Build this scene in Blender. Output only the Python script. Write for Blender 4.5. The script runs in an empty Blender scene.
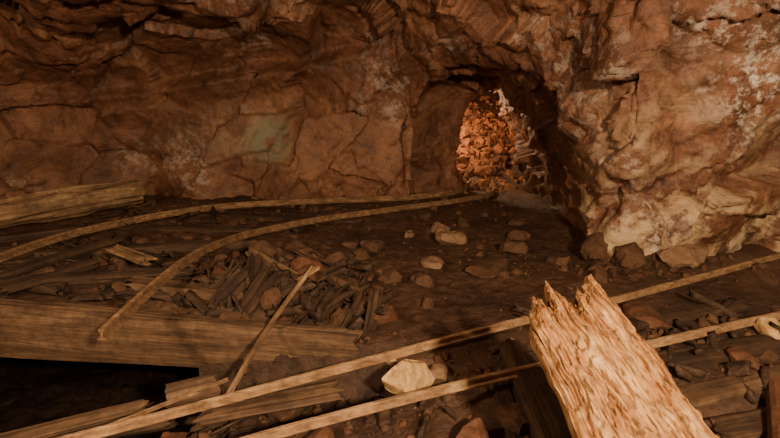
import bpy, math, time
import numpy as np
from mathutils import Vector, Matrix
T0=time.time()
sc=bpy.context.scene
# ------------------------------------------------------------ noise helpers
_r=np.random.default_rng(11)
TB=_r.random((32,32,32)).astype(np.float32)
FT=_r.random((32,32,32,7)).astype(np.float32)
def vn(p,seed=0):
    p=np.asarray(p,dtype=np.float32)+seed*7.31
    i=np.floor(p).astype(np.int32); f=p-i; f=f*f*(3-2*f)
    i0=i&31; i1=(i+1)&31
    x0,y0,z0=i0[...,0],i0[...,1],i0[...,2]; x1,y1,z1=i1[...,0],i1[...,1],i1[...,2]
    fx,fy,fz=f[...,0],f[...,1],f[...,2]
    a=TB[x0,y0,z0]*(1-fx)+TB[x1,y0,z0]*fx
    b=TB[x0,y1,z0]*(1-fx)+TB[x1,y1,z0]*fx
    c=TB[x0,y0,z1]*(1-fx)+TB[x1,y0,z1]*fx
    d=TB[x0,y1,z1]*(1-fx)+TB[x1,y1,z1]*fx
    return ((a*(1-fy)+b*fy)*(1-fz)+(c*(1-fy)+d*fy)*fz)*2-1
def fbm(p,o=4,seed=0,g=.5):
    p=np.asarray(p,dtype=np.float32); s=0;a=1;t=0
    for k in range(o):
        s=s+a*vn(p*(2.03**k),seed+k*3.7); t+=a; a*=g
    return s/t
def facet(p,cell,seed,slope=.5,amp=.3):
    q=(p/cell+seed*3.17).astype(np.float32); b=np.floor(q).astype(np.int32)
    best=np.full(len(q),1e9,np.float32); out=np.zeros(len(q),np.float32)
    for ox in(-1,0,1):
        for oy in(-1,0,1):
            for oz in(-1,0,1):
                c=b+np.array([ox,oy,oz],np.int32)
                m=c&31
                h=FT[m[:,0],m[:,1],m[:,2]]
                d=q-c-h[:,:3]
                d2=(d*d).sum(1)
                k=d2<best
                best[k]=d2[k]
                out[k]=((d[k]*(h[k,3:6]-.5)).sum(1)*2*slope+(h[k,6]-.5)*2*amp)
    return out*cell
def sstep(a,b,x):
    t=np.clip((x-a)/(b-a),0,1); return t*t*(3-2*t)
# ------------------------------------------------------------ mesh helper
def mkmesh(name,v,faces,mat,smooth=True):
    me=bpy.data.meshes.new(name)
    v=np.asarray(v,dtype=np.float32)
    if isinstance(faces,np.ndarray):
        n=faces.shape[1]
        me.vertices.add(len(v)); me.vertices.foreach_set('co',v.ravel())
        me.loops.add(faces.size); me.loops.foreach_set('vertex_index',faces.astype(np.int32).ravel())
        me.polygons.add(len(faces)); me.polygons.foreach_set('loop_start',np.arange(0,faces.size,n,dtype=np.int32))
        me.update(calc_edges=True); me.validate()
    else:
        me.from_pydata(v.tolist(),[],faces); me.update()
    me.polygons.foreach_set('use_smooth',np.full(len(me.polygons),smooth))
    if mat: me.materials.append(mat)
    return me
def mkobj(name,me,M=None):
    o=bpy.data.objects.new(name,me); sc.collection.objects.link(o)
    if M is not None: o.matrix_world=M
    return o
# ------------------------------------------------------------ materials
class NT:
    def __init__(s,name):
        s.m=bpy.data.materials.new(name); s.m.use_nodes=True; s.t=s.m.node_tree; s.t.nodes.clear()
        s.out=s.n('ShaderNodeOutputMaterial'); s.b=s.n('ShaderNodeBsdfPrincipled'); s.l(s.b.outputs[0],s.out.inputs[0])
        s.tc=s.n('ShaderNodeTexCoord').outputs['Object']
    def n(s,t): return s.t.nodes.new(t)
    def l(s,a,b): s.t.links.new(a,b)
    def map(s,sc=(1,1,1),rot=(0,0,0),v=None):
        m=s.n('ShaderNodeMapping'); m.inputs['Scale'].default_value=sc; m.inputs['Rotation'].default_value=rot
        s.l(v or s.tc,m.inputs[0]); return m.outputs[0]
    def noise(s,scale,detail=6,rough=.6,v=None,dist=0):
        x=s.n('ShaderNodeTexNoise'); x.inputs['Scale'].default_value=scale; x.inputs['Detail'].default_value=detail
        x.inputs['Roughness'].default_value=rough; x.inputs['Distortion'].default_value=dist; s.l(v or s.tc,x.inputs['Vector']); return x.outputs[0]
    def vor(s,scale,feat='F1',v=None):
        x=s.n('ShaderNodeTexVoronoi'); x.feature=feat; x.inputs['Scale'].default_value=scale; s.l(v or s.tc,x.inputs['Vector']); return x.outputs['Distance']
    def ramp(s,f,stops):
        r=s.n('ShaderNodeValToRGB'); e=r.color_ramp.elements
        while len(e)<len(stops): e.new(.5)
        for k,(p,c) in enumerate(stops):
            e[k].position=p; e[k].color=(c if len(c)==4 else (*c,1)) if isinstance(c,tuple) else (c,c,c,1)
        s.l(f,r.inputs[0]); return r.outputs[0]
    def mix(s,f,a,b,mode='MIX'):
        m=s.n('ShaderNodeMix'); m.data_type='RGBA'; m.blend_type=mode
        for v,i in((f,0),(a,6),(b,7)):
            if isinstance(v,(int,float)): m.inputs[i].default_value=v if i==0 else (v,v,v,1)
            elif isinstance(v,tuple): m.inputs[i].default_value=(*v,1)
            else: s.l(v,m.inputs[i])
        return m.outputs[2]
    def math(s,op,a,b=0.):
        m=s.n('ShaderNodeMath'); m.operation=op
        for v,i in((a,0),(b,1)):
            if isinstance(v,(int,float)): m.inputs[i].default_value=v
            else: s.l(v,m.inputs[i])
        return m.outputs[0]
    def bump(s,h,strength,dist,prev=None):
        b=s.n('ShaderNodeBump'); b.inputs['Strength'].default_value=strength; b.inputs['Distance'].default_value=dist
        s.l(h,b.inputs['Height'])
        if prev: s.l(prev,b.inputs['Normal'])
        return b.outputs[0]
    def fin(s,col,rough=.85,nor=None,spec=.3):
        if isinstance(col,tuple): s.b.inputs['Base Color'].default_value=(*col,1)
        else: s.l(col,s.b.inputs['Base Color'])
        if isinstance(rough,(int,float)): s.b.inputs['Roughness'].default_value=rough
        else: s.l(rough,s.b.inputs['Roughness'])
        s.b.inputs['Specular IOR Level'].default_value=spec
        if nor: s.l(nor,s.b.inputs['Normal'])
        return s.m
def rockmat(name,dark=(.074,.028,.014),mid=(.165,.064,.031),lite=(.30,.138,.070),attr=True,sc=1.0):
    t=NT(name)
    n1=t.noise(.75*sc,10,.66,dist=.3); n2=t.noise(5*sc,8,.7); n3=t.noise(28*sc,6,.7)
    c=t.ramp(n1,[(.33,dark),(.5,mid),(.68,lite)])
    c2=t.ramp(n2,[(.32,(.5,.44,.42)),(.5,(1,1,1)),(.7,(1.35,1.33,1.3))])
    c=t.mix(.85,c,c2,'MULTIPLY')
    c3=t.ramp(n3,[(.3,.55),(.6,1.18)])
    c=t.mix(.7,c,c3,'MULTIPLY')
    if attr:
        a=t.n('ShaderNodeVertexColor'); a.layer_name='tint'
        sp=t.n('ShaderNodeSeparateColor'); t.l(a.outputs[0],sp.inputs[0])
        nb=t.noise(2.6,8,.7,dist=.2); mk=t.ramp(nb,[(.46,0.),(.55,1.)])
        c=t.mix(t.math('MULTIPLY',sp.outputs[0],mk),c,t.mix(n2,(.26,.13,.058),(.68,.50,.29)))
        nb2=t.noise(2.6,6,.6); mk2=t.ramp(nb2,[(.36,0.),(.5,1.)])
        c=t.mix(t.math('MULTIPLY',sp.outputs[1],mk2),c,t.mix(n2,(.13,.12,.070),(.29,.26,.165)))
        nb3=t.noise(6,10,.78); mk3=t.ramp(nb3,[(.50,0.),(.57,1.)])
        c=t.mix(t.math('MULTIPLY',sp.outputs[2],mk3),c,(.70,.60,.50))
    vd=t.map((.9,.9,2.0),(.55,.55,.3))
    fr=t.noise(1.3*sc,3,.5,vd); fr=t.math('ABSOLUTE',t.math('SUBTRACT',fr,.5)); fr=t.ramp(fr,[(0,0.),(.010,1.)])
    b=t.bump(n3,.6,.010); b=t.bump(n2,.75,.05,b); b=t.bump(fr,.3,.03,b)
    return t.fin(c,t.ramp(n2,[(.3,.36),(.7,.82)]),b,.5)
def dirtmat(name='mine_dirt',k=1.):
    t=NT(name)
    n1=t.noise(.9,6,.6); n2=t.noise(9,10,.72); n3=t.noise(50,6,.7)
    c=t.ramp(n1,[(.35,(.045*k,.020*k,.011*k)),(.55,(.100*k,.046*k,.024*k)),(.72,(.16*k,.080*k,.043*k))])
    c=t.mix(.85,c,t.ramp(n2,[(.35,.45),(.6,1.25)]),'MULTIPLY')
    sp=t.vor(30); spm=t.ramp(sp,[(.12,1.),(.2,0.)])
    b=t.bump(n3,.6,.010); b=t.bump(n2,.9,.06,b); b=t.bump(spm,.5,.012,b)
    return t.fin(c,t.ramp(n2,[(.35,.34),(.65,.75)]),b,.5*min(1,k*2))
def woodmat(name,dark,mid,lite,gs=1.0,cr=.5,fine=.7):
    t=NT(name)
    v=t.map((1.2*gs,14*gs,14*gs)); v2=t.map((3*gs,70*gs,70*gs))
    g=t.noise(1,8,.65,v,.5); g2=t.noise(1,5,.6,v2); n=t.noise(3,5,.6); n4=t.noise(14,6,.7)
    c=t.ramp(g,[(.3,dark),(.5,mid),(.7,lite)])
    c=t.mix(fine,c,t.ramp(g2,[(.3,.5),(.65,1.2)]),'MULTIPLY')
    c=t.mix(t.ramp(n,[(.45,0.),(.75,cr)]),c,dark)
    c=t.mix(.6,c,t.ramp(n4,[(.35,.45),(.6,1.15)]),'MULTIPLY')
    b=t.bump(g2,.6*fine,.006); b=t.bump(g,.9,.02,b); b=t.bump(n4,.4,.01,b)
    return t.fin(c,.8,b,.3)
def splintmat():
    t=NT('splintered_wood')
    n=t.noise(4,8,.7); v=t.map((2.6,24,24)); g=t.noise(1,8,.68,v,.5); v2=t.map((4,70,70)); g2=t.noise(1,6,.65,v2)
    n5=t.noise(20,8,.75)
    c=t.ramp(g,[(.30,(.08,.028,.010)),(.40,(.27,.11,.036)),(.52,(.45,.235,.090)),(.72,(.64,.42,.20))])
    c=t.mix(t.ramp(n,[(.46,0.),(.60,.75)]),c,(.30,.12,.036))
    cr=t.ramp(g2,[(.34,0.),(.42,1.)])
    c=t.mix(.7,c,cr,'MULTIPLY'); c=t.mix(.6,c,t.ramp(n5,[(.36,.35),(.55,1.1)]),'MULTIPLY')
    b=t.bump(cr,.6,.010); b=t.bump(g,1.,.025,b); b=t.bump(n5,.5,.010,b)
    return t.fin(c,.8,b,.25)
def stonemat(name,a,bc,sc=6):
    t=NT(name); n=t.noise(sc,8,.7); n2=t.noise(sc*6,6,.7)
    c=t.ramp(n,[(.3,a),(.7,bc)]); c=t.mix(.5,c,t.ramp(n2,[(.3,.5),(.6,1.2)]),'MULTIPLY')
    return t.fin(c,.85,t.bump(n2,.6,.01,t.bump(n,.7,.04)),.3)
M_rock=rockmat('mine_rock')
M_dirt=dirtmat()
M_pit=dirtmat('pit_shade_dirt',.16)  # dirt darkened to near black: the pit's shade is put into the colour
M_wdark=woodmat('old_timber_dark',(.020,.010,.006),(.054,.028,.015),(.115,.060,.032))
M_wmid=woodmat('old_timber_brown',(.042,.021,.011),(.110,.058,.030),(.20,.115,.060))
M_wlit=woodmat('old_timber_pale',(.06,.029,.014),(.25,.14,.070),(.50,.33,.18),cr=.6)
M_wbrk=splintmat()
M_rail=woodmat('dusty_rail_steel',(.14,.070,.034),(.33,.185,.090),(.48,.31,.16),gs=1.5,cr=.5,fine=.3)
M_railr=woodmat('rusty_rail_steel',(.09,.042,.022),(.25,.135,.066),(.42,.25,.13),gs=1.5,cr=.6,fine=.3)
M_st1=stonemat('stone_brown',(.042,.019,.010),(.135,.064,.033))
M_st2=stonemat('stone_tan',(.12,.060,.031),(.30,.175,.10))
M_st3=stonemat('stone_cream',(.36,.19,.07),(.64,.42,.19),5)
M_str=stonemat('stone_rust',(.055,.022,.011),(.15,.060,.028),5)
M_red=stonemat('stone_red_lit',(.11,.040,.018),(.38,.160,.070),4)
# ------------------------------------------------------------ cave shell (signed distance field)
POLY=[(-8.3,-2.6),(-8.3,8.2),(-6.4,8.5),(-4.4,9.3),(-2,9.1),(.28,8.55),(2.3,6.1),(2.4,5.2),(3.2,5.15),(4.3,5.6),(7.3,5.7),(7.3,-2.6)]
def polysd(X,Y):
    d=np.full(X.shape,1e9); ins=np.zeros(X.shape,bool); n=len(POLY)
    for i in range(n):
        ax,ay=POLY[i]; bx,by=POLY[(i+1)%n]
        ex,ey=bx-ax,by-ay; wx,wy=X-ax,Y-ay
        t=np.clip((wx*ex+wy*ey)/(ex*ex+ey*ey),0,1)
        d=np.minimum(d,np.hypot(wx-ex*t,wy-ey*t))
        c=((ay>Y)!=(by>Y))&(X<(bx-ax)*(Y-ay)/((by-ay) if by!=ay else 1e-9)+ax)
        ins^=c
    return np.where(ins,-d,d)
h=.07
lo=np.array([-9.0,-3.4,-1.6]); hi=np.array([8.0,14.2,4.7])
ax=[np.arange(lo[k],hi[k],h) for k in range(3)]
X2,Y2=np.meshgrid(ax[0],ax[1],indexing='ij'); Z1=ax[2]
pd=polysd(X2,Y2)
roof=3.4+.35*fbm(np.stack([X2*.45,Y2*.45,X2*0],-1),2,5)-.35*sstep(-1,-6,X2)
def smax(a,b,k):
    hh=np.clip(.5+.5*(a-b)/k,0,1); return b*(1-hh)+a*hh+k*hh*(1-hh)
zz=Z1[None,None,:]
inset=.05*np.maximum(zz,0)+(.26+.14*sstep(0,-4,X2))[:,:,None]*np.maximum(zz-1.5,0)**2
F=smax((pd[:,:,None]+inset),(zz-roof[:,:,None]),.8)
F=F.astype(np.float32)
G=np.stack(np.meshgrid(ax[0][::2],ax[1][::2],ax[2][::2],indexing='ij'),-1).astype(np.float32)
N=.26*vn(G*.55,1)+.13*vn(G*1.25,2)+.06*vn(G*2.6,3)
N=np.repeat(np.repeat(np.repeat(N,2,0),2,1),2,2)[:F.shape[0],:F.shape[1],:F.shape[2]]
for k in range(3):
    N=(N+np.roll(N,1,k))*.5
near=np.exp(-(((X2-.9)/1.2)**2+((Y2-8.2)/1.3)**2))[:,:,None]
F+=N*(.8-.6*near)
# drift
Yd=ax[1]
left=np.interp(Yd,[5,9.15,9.65,10.2,10.8,13.5],[.28,.28,1.20,1.28,.4,.4])
right=np.interp(Yd,[5,5.9,8.6,9.5,10,11,13.5],[2.3,2.36,2.50,2.46,2.52,3.1,3.1])
top=np.interp(Yd,[5,6,8.5,9.6,10.2,11.2,13.5],[2.15,2.2,2.20,2.0,2.04,2.8,2.8])
pw_=np.interp(Yd,[5,9,9.7,13],[2.6,2.6,2.1,2.1])[None,:,None]
cx=(left+right)/2; hw=(right-left)/2
z0=.2
ww=np.maximum(zz-z0,0)/(top[None,:,None]-z0)
q=np.abs((ax[0][:,None,None]-(cx[None,:,None]-.12*(zz-.8)))/hw[None,:,None])
q=(q**pw_+ww**pw_)**(1/pw_)-1
D=q*hw[None,:,None]
D=np.maximum(D,np.maximum(5.2-Yd,Yd-13.3)[None,:,None])
D=D+N*.16
F=np.minimum(F,D.astype(np.float32))
del D,q,N,G
# surface nets
S=F<0
nx,ny,nz=F.shape
cs=np.zeros((nx-1,ny-1,nz-1),np.int8)
for a in(0,1):
    for b in(0,1):
        for c in(0,1): cs+=S[a:nx-1+a,b:ny-1+b,c:nz-1+c]
act=(cs>0)&(cs<8)
ci,cj,ck=np.nonzero(act); idx=np.full(act.shape,-1,np.int32); idx[ci,cj,ck]=np.arange(len(ci))
acc=np.zeros((len(ci),3)); cnt=np.zeros(len(ci))
cor=[(a,b,c) for a in(0,1) for b in(0,1) for c in(0,1)]
for A in cor:
    for B in cor:
        if sum(abs(A[k]-B[k]) for k in range(3))==1 and A<B:
            fa=F[ci+A[0],cj+A[1],ck+A[2]]; fb=F[ci+B[0],cj+B[1],ck+B[2]]
            m=(fa<0)!=(fb<0); t=np.where(m,fa/(fa-fb+1e-12),0)
            for k in range(3): acc[:,k]+=m*(A[k]+t*(B[k]-A[k]))
            cnt+=m
V=(acc/cnt[:,None]+np.stack([ci,cj,ck],1))*h+lo
quads=[]
for k in range(3):
    u,v=(k+1)%3,(k+2)%3
    sl=[slice(None)]*3; s2=[slice(None)]*3
    sl[k]=slice(0,-1); s2[k]=slice(1,None)
    df=S[tuple(sl)]!=S[tuple(s2)]
    e=np.array(np.nonzero(df)); ok=(e[u]>0)&(e[v]>0)&(e[u]<F.shape[u]-1)&(e[v]<F.shape[v]-1); e=e[:,ok]
    def cell(du,dv):
        c=e.copy(); c[u]-=du; c[v]-=dv; return idx[c[0],c[1],c[2]]
    qd=np.stack([cell(1,1),cell(0,1),cell(0,0),cell(1,0)],1)
    ins=S[e[0],e[1],e[2]]
    qd[ins]=qd[ins][:,::-1]
    quads.append(qd)
Q=np.concatenate(quads)
keep=(V[Q].mean(1)[:,2]>-1.2)
Q=Q[keep]; used=np.unique(Q); rm=np.full(len(V),-1); rm[used]=np.arange(len(used)); V=V[used]; Q=rm[Q]
me=mkmesh('tmp',V,Q.astype(np.int32),None)
o=mkobj('tmp',me); md=o.modifiers.new('s','SUBSURF'); md.levels=1; md.render_levels=1
dg=bpy.context.evaluated_depsgraph_get(); me2=bpy.data.meshes.new_from_object(o.evaluated_get(dg))
n=len(me2.vertices); P=np.empty(n*3,np.float32); me2.vertices.foreach_get('co',P); P=P.reshape(-1,3)
NR=np.empty(n*3,np.float32); me2.vertex_normals.foreach_get('vector',NR); NR=NR.reshape(-1,3)
QF=np.empty(len(me2.loops),np.int32); me2.loops.foreach_get('vertex_index',QF); QF=QF.reshape(-1,4)
bpy.data.objects.remove(o); bpy.data.meshes.remove(me); bpy.data.meshes.remove(me2)
vis=P[:,1]>1.5
pv=P[vis]
R=np.array(Matrix.Rotation(.5,3,'Y')@Matrix.Rotation(.35,3,'X'),dtype=np.float32)
pr=pv@R.T
warp=np.stack([fbm(pv*1.1,2,20),fbm(pv*1.1,2,30),fbm(pv*1.1,2,40)],1)*.10
pw=(pr+warp)*np.array([1,1,1.6],np.float32)
calm=1-.5*sstep(.1,-.35,fbm(pv*.55,2,61))
calm2=calm*(1-.6*sstep(1.5,-.5,pv[:,0]))
calm1=calm*(1-.35*sstep(1.5,-.5,pv[:,0])*sstep(2.0,1.5,pv[:,2]))
d=facet(pw,1.1,1,.6,.12)*.48
d+=facet(pw,.5,2,.55,.10)*.45*calm1
d+=facet(pw,.2,3,.55,.12)*.45*calm2
d+=.04*fbm(pv*2.2,4,9)+.018*fbm(pv*9,2,12)
sq=(pv[:,2]*1.0-pv[:,0]*.16+.28*fbm(pv*.6,3,50)+.2)/.95
saw=sq-np.floor(sq); led=np.where(saw<.9,saw/.9,(1-saw)/.10)
mL=sstep(1.4,2.1,pv[:,2])*sstep(.8,-1.0,pv[:,0])
d+=(led-.5)*.34*mL
indrift=(pv[:,1]>5.6)&(pv[:,0]>.2)&(pv[:,0]<3.1)
d=np.where(indrift,d*.65,d)
P[vis]+=NR[vis]*d[:,None]
tint=np.zeros((n,4),np.float32); tint[:,3]=1
x,y,z=P.T
tint[:,0]=np.clip(sstep(1.9,2.5,x)*sstep(6.4,5.8,y)*(sstep(1.0,.25,z)*1.0+.45*sstep(2.6,1.2,z)),0,1)
tint[:,0]=np.maximum(tint[:,0],.35*np.exp(-(((x+2.6)/1.0)**2+((z-1.1)/.5)**2)))*(y<9.8)
tint[:,1]=np.exp(-(((x+2.1)/.38)**2+((z-1.0)/.42)**2)**2)*(y>7)*.9
tint[:,1]=np.maximum(tint[:,1],np.exp(-(((x-4.1)/.25)**2+((z-1.6)/.2)**2)**2)*(y<7))
tint[:,2]=np.maximum(np.exp(-(((x-3.45)/.4)**2+((z-1.85)/.5)**2))*(y<6.0),.32*sstep(.12,.45,fbm(P*.7,2,70)))
tint[:,2]=np.maximum(tint[:,2],.55*sstep(2.2,2.6,x)*sstep(6.2,5.8,y)*sstep(.0,.4,fbm(P*1.1,2,74)))
tint[:,2]*=1-((y>6.3)&(x>.3)&(z<2.3))
tint[:,2]*=(y<9.6)
cls=np.zeros(len(QF),int)
cen=P[QF].mean(1)
cls[(cen[:,0]>2.3)&(cen[:,1]<6.0)]=1
cls[(cen[:,0]<-6.4)]=2
cls[(cen[:,1]<-1.5)]=3
cls[(cen[:,2]>2.9)]=4
full=mkmesh('full',P,QF,None)
NN=np.empty(n*3,np.float32); full.vertex_normals.foreach_get('vector',NN); NN=NN.reshape(-1,3)
bpy.data.meshes.remove(full)
for k,nm in enumerate(['wall_back','wall_right','wall_left','wall_front','ceiling']):
    q=QF[cls==k]
    if len(q)==0: continue
    us=np.unique(q); rm=np.full(n,-1,np.int32); rm[us]=np.arange(len(us))
    me=mkmesh(nm,P[us],rm[q],M_rock)
    ca=me.color_attributes.new('tint','FLOAT_COLOR','POINT'); ca.data.foreach_set('color',tint[us].ravel())
    me.normals_split_custom_set_from_vertices(NN[us].tolist())
    mkobj(nm,me)
# ------------------------------------------------------------ floor
def H(x,y):
    x=np.asarray(x,dtype=np.float32); y=np.asarray(y,dtype=np.float32)
    p=np.stack([x,y,x*0],-1)
    g=.07*fbm(p*.8,3,80)+.035*fbm(p*3.2,3,85)
    yb=3.39-.2*(x+.28)
    dd=yb+.08-y
    flat=sstep(.5,.0,np.abs(dd))*sstep(.2,-.4,x); g=g*(1-flat)-.03*flat
    xj=x+.35*fbm(p*1.5,3,88)-.25*(y-2.9)
    depth=np.interp(xj,[-3,-2.25,-1.75,-1.2,-.2,.3,1.2,2.0],[2.6,2.3,.70,.50,.36,.18,.20,.36])
    edge=np.interp(x,[-3,-.2,.6,3],[.12,.14,.8,.9])
    g=g-depth*sstep(0,1,dd/edge)
    g=g+.20*np.exp(-(((x+1.0)/.65)**2+((y-4.55)/.5)**2))
    g=g+np.maximum(y-10.1,0)*.62*(x>0)
    g=g+.10*sstep(4.6,5.3,y)*sstep(2.2,3.0,x)
    return g
fx=np.arange(-8.6,7.6,.04); fy=np.concatenate([np.arange(-3,1.5,.2),np.arange(1.5,9.9,.035),np.arange(9.9,13.6,.06)])
FX,FY=np.meshgrid(fx,fy,indexing='ij')
FZ=H(FX,FY); p=np.stack([FX,FY,FX*0],-1).astype(np.float32)
FZ=FZ+.014*fbm(p*14,2,90)
pf=np.stack([FX.ravel(),FY.ravel(),FX.ravel()*0],1)
ff=(facet(pf*np.array([1,1,1]),.13,6,.5,.4)*.22).reshape(FX.shape)
mr=sstep(-.2,-.8,FX)*.8+.3
FZ=FZ+ff*mr
fv=np.stack([FX.ravel(),FY.ravel(),FZ.ravel()],1)
def gquads(a,b):
    I=np.arange(a*b).reshape(a,b)
    return np.stack([I[:-1,:-1].ravel(),I[1:,:-1].ravel(),I[1:,1:].ravel(),I[:-1,1:].ravel()],1)
fq=gquads(*FX.shape)
# open stope: the floor has caved away, also beneath the squared timber
fc=fv[fq]; fq=fq[~((fc[:,:,2].min(1)<-1.0)&(fc[:,0,0]<-1.2))]
ybq=3.39-.2*(fv[fq][:,:,0].mean(1)+.28); cq=fv[fq].mean(1)
fq=fq[~((np.abs(cq[:,1]-ybq)<.30)&(cq[:,0]<-1.5)&(cq[:,2]<-.12))]
mkobj('floor',mkmesh('floor',fv,fq,M_dirt))
# bottom of the stope, coloured near-black to stand in for deep shade
gx,gy=np.meshgrid(np.arange(-8.4,-.9,.05),np.arange(-2.8,6,.05),indexing='ij')
gp=np.stack([gx,gy,gx*0],-1)
gz=-1.25+.3*fbm(gp*1.1,4,33)+.05*fbm(gp*6,3,35)
gz=gz+(facet(np.stack([gx.ravel(),gy.ravel(),gx.ravel()*0],1),.3,9,.6,.4)*.4).reshape(gx.shape)
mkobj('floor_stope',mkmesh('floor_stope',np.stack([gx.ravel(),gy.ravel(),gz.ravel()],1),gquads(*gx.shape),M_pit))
def h0(x,y): return float(H(np.array([x]),np.array([y]))[0])
# ------------------------------------------------------------ rocks
import bmesh
_ico={}
def ico(s):
    if s not in _ico:
        bm=bmesh.new(); bmesh.ops.create_icosphere(bm,subdivisions=s,radius=1)
        _ico[s]=(np.array([v.co[:] for v in bm.verts],dtype=np.float32),np.array([[v.index for v in f.verts] for f in bm.faces],dtype=np.int32)); bm.free()
    return _ico[s]
def rockgeo(seed,sub=3,cuts=9,lo_=.55,hi_=.85):
    r=np.random.default_rng(seed); v,f=ico(sub); v=v.copy()
    for k in range(cuts):
        nn=r.normal(size=3); nn/=np.linalg.norm(nn); dd=r.uniform(lo_,hi_)
        e=np.maximum(v@nn-dd,0); v-=e[:,None]*nn*.97
    v*=1+.08*fbm(v*1.6,3,seed%17)[:,None]
    return v,f
def rotz(a):
    return np.array([[math.cos(a),-math.sin(a),0],[math.sin(a),math.cos(a),0],[0,0,1]])
def rock(name,x,y,sx,sy,sz,mat,seed,sink=.3,sub=4,z=None,tilt=0,cuts=14,lo_=.5):
    v,f=rockgeo(seed,sub,cuts,lo_); v=v*np.array([sx,sy,sz])*1.1
    v=v+(.02*min(sx,sz)/.1)*fbm(v*14,2,3)[:,None]
    me=mkmesh(name,v,f,mat)
    me.polygons.foreach_set('use_smooth',np.zeros(len(f),bool))
    zz_=h0(x,y) if z is None else z
    mkobj(name,me,Matrix.Translation((x,y,zz_+sz*(.75-sink)))@Matrix.Rotation(seed*1.3,4,'Z')@Matrix.Rotation(tilt,4,'X'))
RK=[(.66,6.6,.14,.12,.10,M_st2),(.71,6.11,.22,.15,.12,M_st2),(1.64,6.35,.17,.14,.10,M_st1),
(1.42,5.64,.20,.15,.11,M_st1),(1.02,5.05,.34,.18,.06,M_st1),(.42,5.18,.16,.12,.08,M_st2),(-.21,5.77,.15,.12,.08,M_st1),(-.12,4.9,.17,.12,.08,M_st1),
(-.91,5.0,.2,.15,.11,M_st1),(-1.66,5.0,.10,.09,.08,M_st1),(-1.48,4.38,.13,.11,.11,M_str),(.01,3.31,.045,.04,.04,M_st3),(.31,3.1,.09,.08,.06,M_st2),
(.51,3.0,.08,.07,.06,M_st1),(2.76,3.47,.13,.1,.09,M_st3),(2.0,4.7,.11,.09,.07,M_st1),(.25,6.3,.08,.08,.06,M_st2),(-.46,5.8,.12,.1,.07,M_st1),
(1.79,5.25,.14,.12,.07,M_st1),(2.0,3.73,.28,.15,.06,M_str),(-1.25,2.87,.09,.07,.07,M_st1),(2.3,3.1,.15,.1,.07,M_str),(2.45,5.1,.22,.2,.17,M_st1),(3.0,5.05,.35,.2,.16,M_st2),
(1.0,6.9,.12,.1,.08,M_st1),(1.75,6.9,.12,.1,.08,M_st1),(.5,7.4,.12,.1,.07,M_st1),(2.2,5.3,.16,.2,.2,M_st1),(-3.3,4.7,.16,.13,.12,M_st1),
(-1.2,4.75,.22,.17,.14,M_st1),(-.75,4.5,.17,.14,.13,M_str),(-1.55,4.5,.15,.12,.10,M_st1),(-.55,4.85,.15,.13,.1,M_st1),(-1.05,5.4,.2,.16,.12,M_st1),(-.35,4.3,.13,.1,.09,M_st1),
(-1.75,2.95,.14,.12,.1,M_st1),(-1.5,3.15,.16,.12,.1,M_str),(-.7,3.1,.13,.1,.09,M_st1),(-.45,2.75,.13,.1,.09,M_str),(.75,2.65,.14,.11,.1,M_st1),(.45,2.5,.12,.1,.1,M_str)]
for k,(x_,y_,a_,b_,c_,m_) in enumerate(RK):
    rock('boulder',x_,y_,a_,b_,c_,m_,k+103)
rock('pale_boulder',.107,3.0,.20,.16,.145,M_st3,61,z=-.09,cuts=22,lo_=.5)
rock('leaning_rock_slab',2.75,11.4,.42,.35,.85,M_red,77,z=1.1,cuts=14,lo_=.45,tilt=.3)
def scatter(name,zones,mats,seed,sub=2,cuts=9,lo_=.5,lift=.2):
    r=np.random.default_rng(seed); vs=[];fs=[];ms=[];o_=0
    geos=[rockgeo(500+k,sub,cuts,lo_,.8) for k in range(12)]
    for (cx_,cy_,rx,ry,n_,s0,s1) in zones:
        xs=cx_+rx*np.clip(r.normal(size=n_)*.5,-1.3,1.3); ys=cy_+ry*np.clip(r.normal(size=n_)*.5,-1.3,1.3)
        hs=H(xs,ys)
        for i in range(n_):
            if hs[i]<-.65: continue
            v,f=geos[r.integers(12)]
            s_=s0*(s1/s0)**(r.random()**1.8)
            v=(v*(s_*r.uniform(.5,1.3,3)))@rotz(r.uniform(0,6.3)).T
            ta=r.uniform(-.9,.9); ca,sa=math.cos(ta),math.sin(ta)
            v=v@np.array([[1,0,0],[0,ca,-sa],[0,sa,ca]]).T
            v=v+np.array([xs[i],ys[i],hs[i]+s_*lift])
            vs.append(v);fs.append(f+o_);o_+=len(v);ms.append(np.full(len(f),r.integers(len(mats))))
    me=mkmesh(name,np.concatenate(vs),np.concatenate(fs),None,False)
    for m in mats: me.materials.append(m)
    me.polygons.foreach_set('material_index',np.concatenate(ms).astype(np.int32))
    mkobj(name,me)
scatter('rubble',[(-1.1,4.6,1.1,.8,420,.02,.13),(-2.9,5,1.3,1.3,160,.02,.10),(.8,5.4,1.5,1.2,50,.01,.06),(1,7.5,1.0,1.6,60,.015,.08),
 (-2,8,3,1,180,.02,.09),(0.2,3.0,1.4,.5,200,.008,.05),(-1.4,2.9,.7,.4,260,.012,.09),(2.6,5.0,1.6,.3,90,.015,.1),(2.3,3.4,1.1,.6,200,.01,.07),(0.3,4.2,1.5,1,60,.006,.02)],
 [M_st1,M_st1,M_st1,M_str,M_st1,M_st1,M_str],5,lift=.05)
scatter('collapsed_rubble_pile',[(1.8,11.3,1.2,1.5,1500,.02,.16)],[M_red,M_red,M_red,M_str],8,sub=2,cuts=12,lo_=.3,lift=.0)
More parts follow.
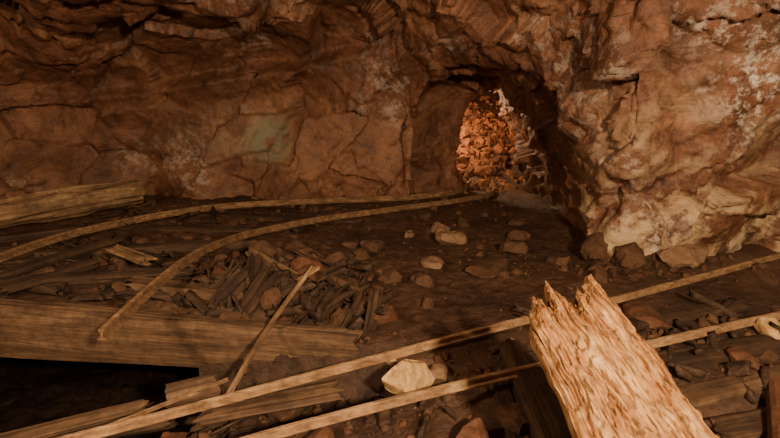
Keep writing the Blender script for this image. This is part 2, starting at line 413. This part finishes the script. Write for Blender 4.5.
# ------------------------------------------------------------ timber
def timbergeo(L,w,hh,seed,power=5,taper=1.,jag=.05,nl=36,M=28,rough=.06,bend=0.):
    r=np.random.default_rng(seed)
    th=np.linspace(0,2*np.pi,M,endpoint=False); c,s=np.cos(th),np.sin(th)
    rad=(np.abs(c)**power+np.abs(s)**power)**(-1/power)
    ry,rz=c*rad,s*rad
    groove=1+rough*(r.random(M)-.5)*2
    j0=r.random(M)**2*jag; j1=r.random(M)**2*jag
    j0=(j0+.5*np.roll(j0,1)); j1=(j1+.5*np.roll(j1,1))
    ts=np.linspace(0,1,nl); vs=[]
    for t in ts:
        sc_=1+(taper-1)*t
        xx=np.clip(np.full(M,t*L),j0,L-j1)
        pn=np.stack([xx*1.3,ry*2.2,rz*2.2],1)
        g=groove+rough*.9*vn(pn,seed%13)+rough*.5*vn(pn*np.array([3,3,3]),seed%11)
        vs.append(np.stack([xx,ry*g*w/2*sc_+bend*math.sin(math.pi*t),rz*g*hh/2*sc_],1))
    V_=np.concatenate(vs+[np.array([[jag*.6,0,0],[L-jag*.6,0,0]])])
    fs=[]
    for i in range(nl-1):
        for j in range(M):
            k=(j+1)%M; fs.append((i*M+j,i*M+k,(i+1)*M+k,(i+1)*M+j))
    e=nl*M
    for j in range(M):
        k=(j+1)%M; fs.append((k,j,e)); fs.append(((nl-1)*M+j,(nl-1)*M+k,e+1))
    return V_,fs
def frame(p0,p1,roll=0):
    p0=Vector(p0);p1=Vector(p1); X=(p1-p0).normalized(); up=Vector((0,0,1))
    Y=up.cross(X)
    if Y.length<.05: Y=Vector((0,1,0))
    Y.normalize(); Z=X.cross(Y)
    return Matrix.Translation(p0)@Matrix((X,Y,Z)).transposed().to_4x4()@Matrix.Rotation(roll,4,'X')
def timber(name,p0,p1,w,hh,mat,seed=1,roll=0,**k):
    L=(Vector(p1)-Vector(p0)).length
    v,f=timbergeo(L,w,hh,seed,**k)
    me=mkmesh(name,v,f,mat); me.set_sharp_from_angle(angle=.6)
    return mkobj(name,me,frame(p0,p1,roll))
timber('squared_timber',(-4.3,4.30,-.21),(-.2,3.50,-.12),.26,.52,M_wmid,2,taper=.62,nl=90,M=40,power=6,rough=.06,jag=.14)
timber('fallen_log',(-5.3,5.75,.28),(-3.92,8.1,.30),.34,.36,M_wlit,3,power=2.0,jag=.08,nl=60,rough=.17,bend=.06)
timber('rotten_plank',(-5.0,6.0,.03),(-3.6,6.95,.05),.22,.08,M_wdark,4,jag=.1)
timber('rail_tie',(-3.9,5.5,.0),(-1.55,5.98,.02),.2,.13,M_wdark,5,jag=.05,nl=50,rough=.12)
timber('rail_tie',(-3.6,6.7,.0),(-1.2,6.6,.01),.2,.12,M_wdark,25,jag=.05,nl=50,rough=.12)
timber('rail_tie',(-3.0,7.6,-.01),(-.4,7.0,.01),.2,.12,M_wdark,26,jag=.05,nl=50,rough=.12)
timber('rail_tie',(-1.0,8.2,-.01),(.3,7.3,.01),.2,.12,M_wdark,27,jag=.05,nl=50,rough=.12)
timber('rail_tie',(-3.9,4.5,.02),(-1.9,4.85,.03),.2,.14,M_wdark,28,jag=.08,nl=50,rough=.12)
timber('wood_chunk',(-2.95,5.26,.18),(-2.32,4.85,.14),.16,.06,M_wlit,6,jag=.16)
timber('rotten_plank',(-3.5,4.25,.06),(-3.0,5.1,.08),.26,.07,M_wdark,7,jag=.15)
timber('broken_timber',(-2.35,4.40,.08),(-1.35,4.07,.09),.18,.11,M_wmid,8,jag=.14,rough=.12)
timber('rotten_plank',(-3.75,4.5,.07),(-3.2,5.9,.09),.2,.07,M_wdark,9,jag=.15)
timber('leaning_pole',(-1.0,2.82,-.08),(-.66,4.25,.30),.036,.036,M_wlit,10,power=2,jag=.02,bend=.03)
timber('broken_stick',(-.78,4.10,.22),(-.60,4.24,.30),.05,.03,M_wlit,11,power=2,jag=.03,nl=10)
for k,(a_,b_,w_,m_) in enumerate([((-1.50,3.85,-.02),(-1.12,4.45,.26),.12,M_wdark),((-1.16,3.75,.0),(-.98,4.30,.29),.14,M_wdark),((-.90,3.75,-.02),(-.95,4.1,.22),.09,M_wdark),
  ((-.40,3.60,-.08),(-.2,3.90,.2),.08,M_wdark),((-.17,3.6,-.08),(-.1,3.97,.22),.08,M_wdark),((-1.7,4.0,.0),(-1.35,4.3,.16),.12,M_wdark),((-.75,3.7,0),(-.5,4.2,.12),.10,M_wdark),
  ((-1.5,4.2,.12),(-.95,4.5,.26),.16,M_wdark),((-.8,4.3,.14),(-1.3,4.6,.30),.14,M_wmid),((-1.0,4.0,.07),(-.6,4.1,.16),.15,M_wdark),((-.6,3.95,.04),(-.3,4.3,.12),.13,M_wdark),((-1.15,4.1,.12),(-1.2,4.5,.32),.14,M_wdark),
  ((-1.45,3.95,.02),(-1.2,4.2,.26),.15,M_wdark),((-1.5,4.15,.06),(-1.35,4.55,.26),.14,M_wdark),((-.7,4.3,.12),(-.35,4.55,.2),.14,M_wdark)]):
    timber('broken_timber',a_,b_,w_,w_*.65,m_,30+k,jag=.18,nl=20,roll=k*.9,rough=.26)
timber('fallen_plank',(1.5,3.02,.02),(3.3,3.53,.04),.22,.06,M_wdark,12,jag=.08)
timber('fallen_plank',(1.4,3.5,.05),(2.9,4.0,.06),.18,.05,M_wdark,22,jag=.08)
timber('fallen_plank',(1.5,2.68,-.03),(3.0,3.15,.01),.17,.07,M_wmid,13,jag=.08)
timber('fallen_plank',(1.75,2.5,-.08),(3.2,2.85,-.05),.2,.06,M_wdark,23,jag=.08)
timber('support_post',(.84,3.28,.06),(.90,2.2,-.12),.2,.14,M_wdark,14,jag=.08,nl=40,rough=.12)
timber('support_post',(.68,3.1,-.05),(.74,2.2,-.28),.12,.12,M_wdark,15,jag=.08,nl=40)
timber('fallen_plank',(-1.2,2.80,-.16),(-.30,3.05,-.12),.2,.08,M_wmid,16,jag=.1,rough=.12)
timber('log_stub',(-1.42,2.95,-.15),(-1.1,3.06,-.12),.19,.17,M_wmid,17,power=2.3,jag=.04,nl=20,rough=.12)
timber('fallen_plank',(-2.9,2.68,-.43),(-1.65,3.28,-.40),.13,.06,M_wmid,18,jag=.12,rough=.16)
timber('fallen_plank',(-3.3,3.25,-.85),(-1.5,3.30,-.52),.16,.08,M_wdark,19,jag=.1,rough=.12)
timber('rusty_timber',(2.0,2.2,-.06),(2.42,2.82,-.02),.26,.18,M_str,20,jag=.05,nl=24,rough=.12)
# ------------------------------------------------------------ rails
PROF=[(-.038,0),(.038,0),(.038,.010),(.009,.018),(.009,.060),(.024,.068),(.024,.088),(.018,.094),(-.018,.094),(-.024,.088),(-.024,.068),(-.009,.060),(-.009,.018),(-.038,.010)]
def rail(name,pts,scale=1.,roll=0,mat=None):
    pts=np.array(pts,float); out=[]
    n_=len(pts)
    for i in range(n_-1):
        p0=pts[max(i-1,0)];p1=pts[i];p2=pts[i+1];p3=pts[min(i+2,n_-1)]
        for t in np.linspace(0,1,16,endpoint=False):
            out.append(.5*((2*p1)+(-p0+p2)*t+(2*p0-5*p1+4*p2-p3)*t*t+(-p0+3*p1-3*p2+p3)*t**3))
    out.append(pts[-1]); out=np.array(out)
    tg=np.gradient(out,axis=0); tg/=np.linalg.norm(tg,axis=1)[:,None]
    M=len(PROF); vs=[]
    for p_,t_ in zip(out,tg):
        sd=np.cross(t_,[0,0,1]); sd/=np.linalg.norm(sd); up=np.cross(sd,t_)
        s2=sd*math.cos(roll)+up*math.sin(roll); u2=-sd*math.sin(roll)+up*math.cos(roll)
        jit=.0015*vn(np.array([p_*6]),3)[0]
        for a_,b_ in PROF: vs.append(p_+s2*a_*scale*(1+jit*20)+u2*(b_*scale+jit))
    fs=[]
    for i in range(len(out)-1):
        for j in range(M):
            k=(j+1)%M; fs.append((i*M+j,(i+1)*M+j,(i+1)*M+k,i*M+k))
    fs.append(tuple(range(M))); fs.append(tuple((len(out)-1)*M+j for j in range(M-1,-1,-1)))
    me=mkmesh(name,vs,fs,mat or M_rail); me.set_sharp_from_angle(angle=.5)
    return mkobj(name,me)
zr=.06
rail('steel_rail',[(-1.88,2.45,-.15),(-1.18,2.73,-.10),(-.26,3.05,-.0),(1.03,3.66,.05),(1.85,4.03,zr),(4.08,5.22,zr+.02),(4.9,5.66,zr+.04)],.56)
rail('steel_rail',[(-1.0,2.22,-.09),(-.78,2.34,-.05),(.054,2.66,.0),(.98,2.97,.05),(1.74,3.20,.08),(2.95,3.66,.09),(5.2,4.5,.1)],.55)
rail('steel_rail',[(-3.9,3.9,.10),(-3.96,5.07,.09),(-3.87,5.92,.08),(-3.62,6.56,.07),(-3.17,7.20,.07),(-2.44,7.80,.07),(-1.0,8.2,.07),(.35,8.5,.07),(1.2,9.1,.07),(1.6,10.2,.08)],.9,mat=M_railr)
rail('steel_rail',[(-1.80,3.0,.23),(-1.86,3.85,.23),(-1.86,4.5,.23),(-1.83,5.12,.19),(-1.65,5.93,.12),(-.945,6.80,.09),(.15,7.62,.07),(1.14,8.32,.06),(1.80,9.05,.05),(2.0,10.1,.08)],.78,mat=M_railr)
rail('iron_rod',[(-1.9,2.5,-.2),(-1.5,2.75,-.14),(-1.05,3.05,-.08)],.25,mat=M_railr)
# ------------------------------------------------------------ broken splintered plank
def splintered(name,top,foot,wt,wf,thick,seed):
    r=np.random.default_rng(seed)
    top=Vector(top);foot=Vector(foot); L=(top-foot).length
    nc=110; nlen=240; us=np.linspace(-.5,.5,nc)
    prof=np.interp(us,[-.5,-.42,-.3,-.2,-.1,0,.04,.12,.2,.28,.36,.42,.5],[-.06,-.01,.0,-.05,-.10,-.02,.075,-.02,.02,.06,-.01,-.06,-.12])
    jit=np.zeros(nc); k=0
    while k<nc:
        w_=r.integers(1,8); jit[k:k+w_]=r.uniform(-.04,.03); k+=w_
    Lc=L+prof+jit
    fib=np.zeros(nc);k=0
    while k<nc:
        w_=r.integers(3,11); fib[k:k+w_]=r.uniform(-1,1); k+=w_
    V1=[];V2=[]
    for i,tt in enumerate(np.linspace(0,1,nlen)):
        X_=Lc*tt; wid=wf+(wt-wf)*tt
        pn=np.stack([X_*3.0,us*9,us*0],1)
        pn2=np.stack([X_*9,us*40,us*0],1)
        lay=.5+.5*fbm(np.stack([X_*4,us*7,us*0+4],1),4,seed)
        st=lay*8; fr=st-np.floor(st); step=(np.floor(st)+np.clip((fr-.85)/.15,0,1))/8
        zf=thick/2+.018*vn(pn,2)+.007*vn(pn2,3)-.14*step+.005*fib
        zf=zf-.03*sstep(.93,1.0,tt)*r.random(nc)
        edge=1-np.abs(us)*2; zf-=.03*(1-np.clip(edge*8,0,1))
        zb=-thick/2+.01*vn(pn,7)-.03
        wob=.014*vn(np.stack([X_*5,us*0,us*0],1),9)+.01*vn(np.stack([X_*16,us*0,us*0],1),5)
        V1.append(np.stack([X_,us*wid+wob,zf],1)); V2.append(np.stack([X_-.02*(tt>.98),us*wid+wob,np.minimum(zb,zf-.006)],1))
    A=np.concatenate(V1+V2); I=np.arange(nlen*nc).reshape(nlen,nc); J=I+nlen*nc
    def gridq(I,fl):
        q=np.stack([I[:-1,:-1].ravel(),I[1:,:-1].ravel(),I[1:,1:].ravel(),I[:-1,1:].ravel()],1)
        return q[:,::-1] if fl else q
    fs=[gridq(I,True),gridq(J,False)]
    def strip(a,b): return np.stack([a[:-1],a[1:],b[1:],b[:-1]],1)
    fs+=[strip(I[:,0],J[:,0]),strip(J[:,-1],I[:,-1]),strip(J[0],I[0]),strip(I[-1],J[-1])]
    me=mkmesh(name,A,np.concatenate(fs),M_wbrk); me.set_sharp_from_angle(angle=.6)
    X=(top-foot).normalized(); Yv=Vector((1,-.12,0.0)); Yv=(Yv-X*Yv.dot(X)).normalized(); Z=X.cross(Yv)
    if Z.y>0: Z=-Z; Yv=-Yv
    return mkobj(name,me,Matrix.Translation(foot)@Matrix((X,Yv,Z)).transposed().to_4x4())
splintered('splintered_plank',(.71,2.07,.89),(1.33,1.05,-.12),.36,.68,.14,4)
# wood splinters on the ground
r=np.random.default_rng(77); vs=[];fs=[];off=0
for (cx_,cy_,rx,ry,n_,l0,l1,ws) in [(-1.0,4.4,.8,.6,110,.1,.45,1.6),(-3,5.0,1.0,.9,60,.15,.6,1),(-.4,2.9,1.2,.4,30,.08,.35,1),(2.3,3.2,1.0,.6,50,.1,.5,1.2),(-1.4,2.9,.4,.4,30,.15,.4,1),(-2.5,7.2,2,.8,26,.2,.7,1)]:
    for i in range(n_):
        x_=cx_+r.uniform(-1,1)*rx; y_=cy_+r.uniform(-1,1)*ry; L=r.uniform(l0,l1); a_=r.uniform(0,6.3)
        if min(h0(x_,y_),h0(x_+L*math.cos(a_),y_+L*math.sin(a_)))<-.8: continue
        v,f=timbergeo(L,r.uniform(.02,.08)*ws,r.uniform(.01,.04)*ws,int(r.integers(99)),jag=L*.2,nl=6,M=8,rough=.2)
        p0=(x_,y_,h0(x_,y_)+.02); p1=(x_+L*math.cos(a_),y_+L*math.sin(a_),h0(x_+L*math.cos(a_),y_+L*math.sin(a_))+r.uniform(.01,.12)*ws)
        Mx=np.array(frame(p0,p1,r.uniform(0,3)))
        v=v@Mx[:3,:3].T+Mx[:3,3]; vs.append(v); fs+=[tuple(q+off for q in t) for t in f]; off+=len(v)
mkobj('wood_debris',mkmesh('wood_debris',np.concatenate(vs),fs,M_wdark))
# ------------------------------------------------------------ lights
def light(name,typ,loc,energy,col,size,target=None,**k):
    l=bpy.data.lights.new(name,typ); l.energy=energy; l.color=col
    if typ=='AREA': l.size=size
    else: l.shadow_soft_size=size
    for a_,b_ in k.items(): setattr(l,a_,b_)
    o=bpy.data.objects.new(name,l); sc.collection.objects.link(o); o.location=loc
    if target: o.rotation_euler=(Vector(target)-Vector(loc)).to_track_quat('-Z','Y').to_euler()
    return o
light('work_lamp','SPOT',(1.3,-1.2,2.6),2150,(1,.76,.49),.12,(.5,6.5,1.0),spot_size=2.3,spot_blend=.6)
light('left_fill_light','POINT',(-3.4,.8,2.5),540,(1,.76,.49),.2)  # unseen fill light, added to brighten the left side
light('drift_lamp','POINT',(1.0,10.9,1.6),180,(1,.64,.34),.06)
w=bpy.data.worlds.new('world'); sc.world=w; w.use_nodes=True; w.node_tree.nodes['Background'].inputs[0].default_value=(0,0,0,1)
# ------------------------------------------------------------ camera
cd=bpy.data.cameras.new('camera'); cd.lens=24; cd.sensor_width=36; cam=bpy.data.objects.new('camera',cd); sc.collection.objects.link(cam)
cam.location=(0,0,1.7); cam.rotation_euler=(math.radians(90-13),0,0); sc.camera=cam
print('done',time.time()-T0)
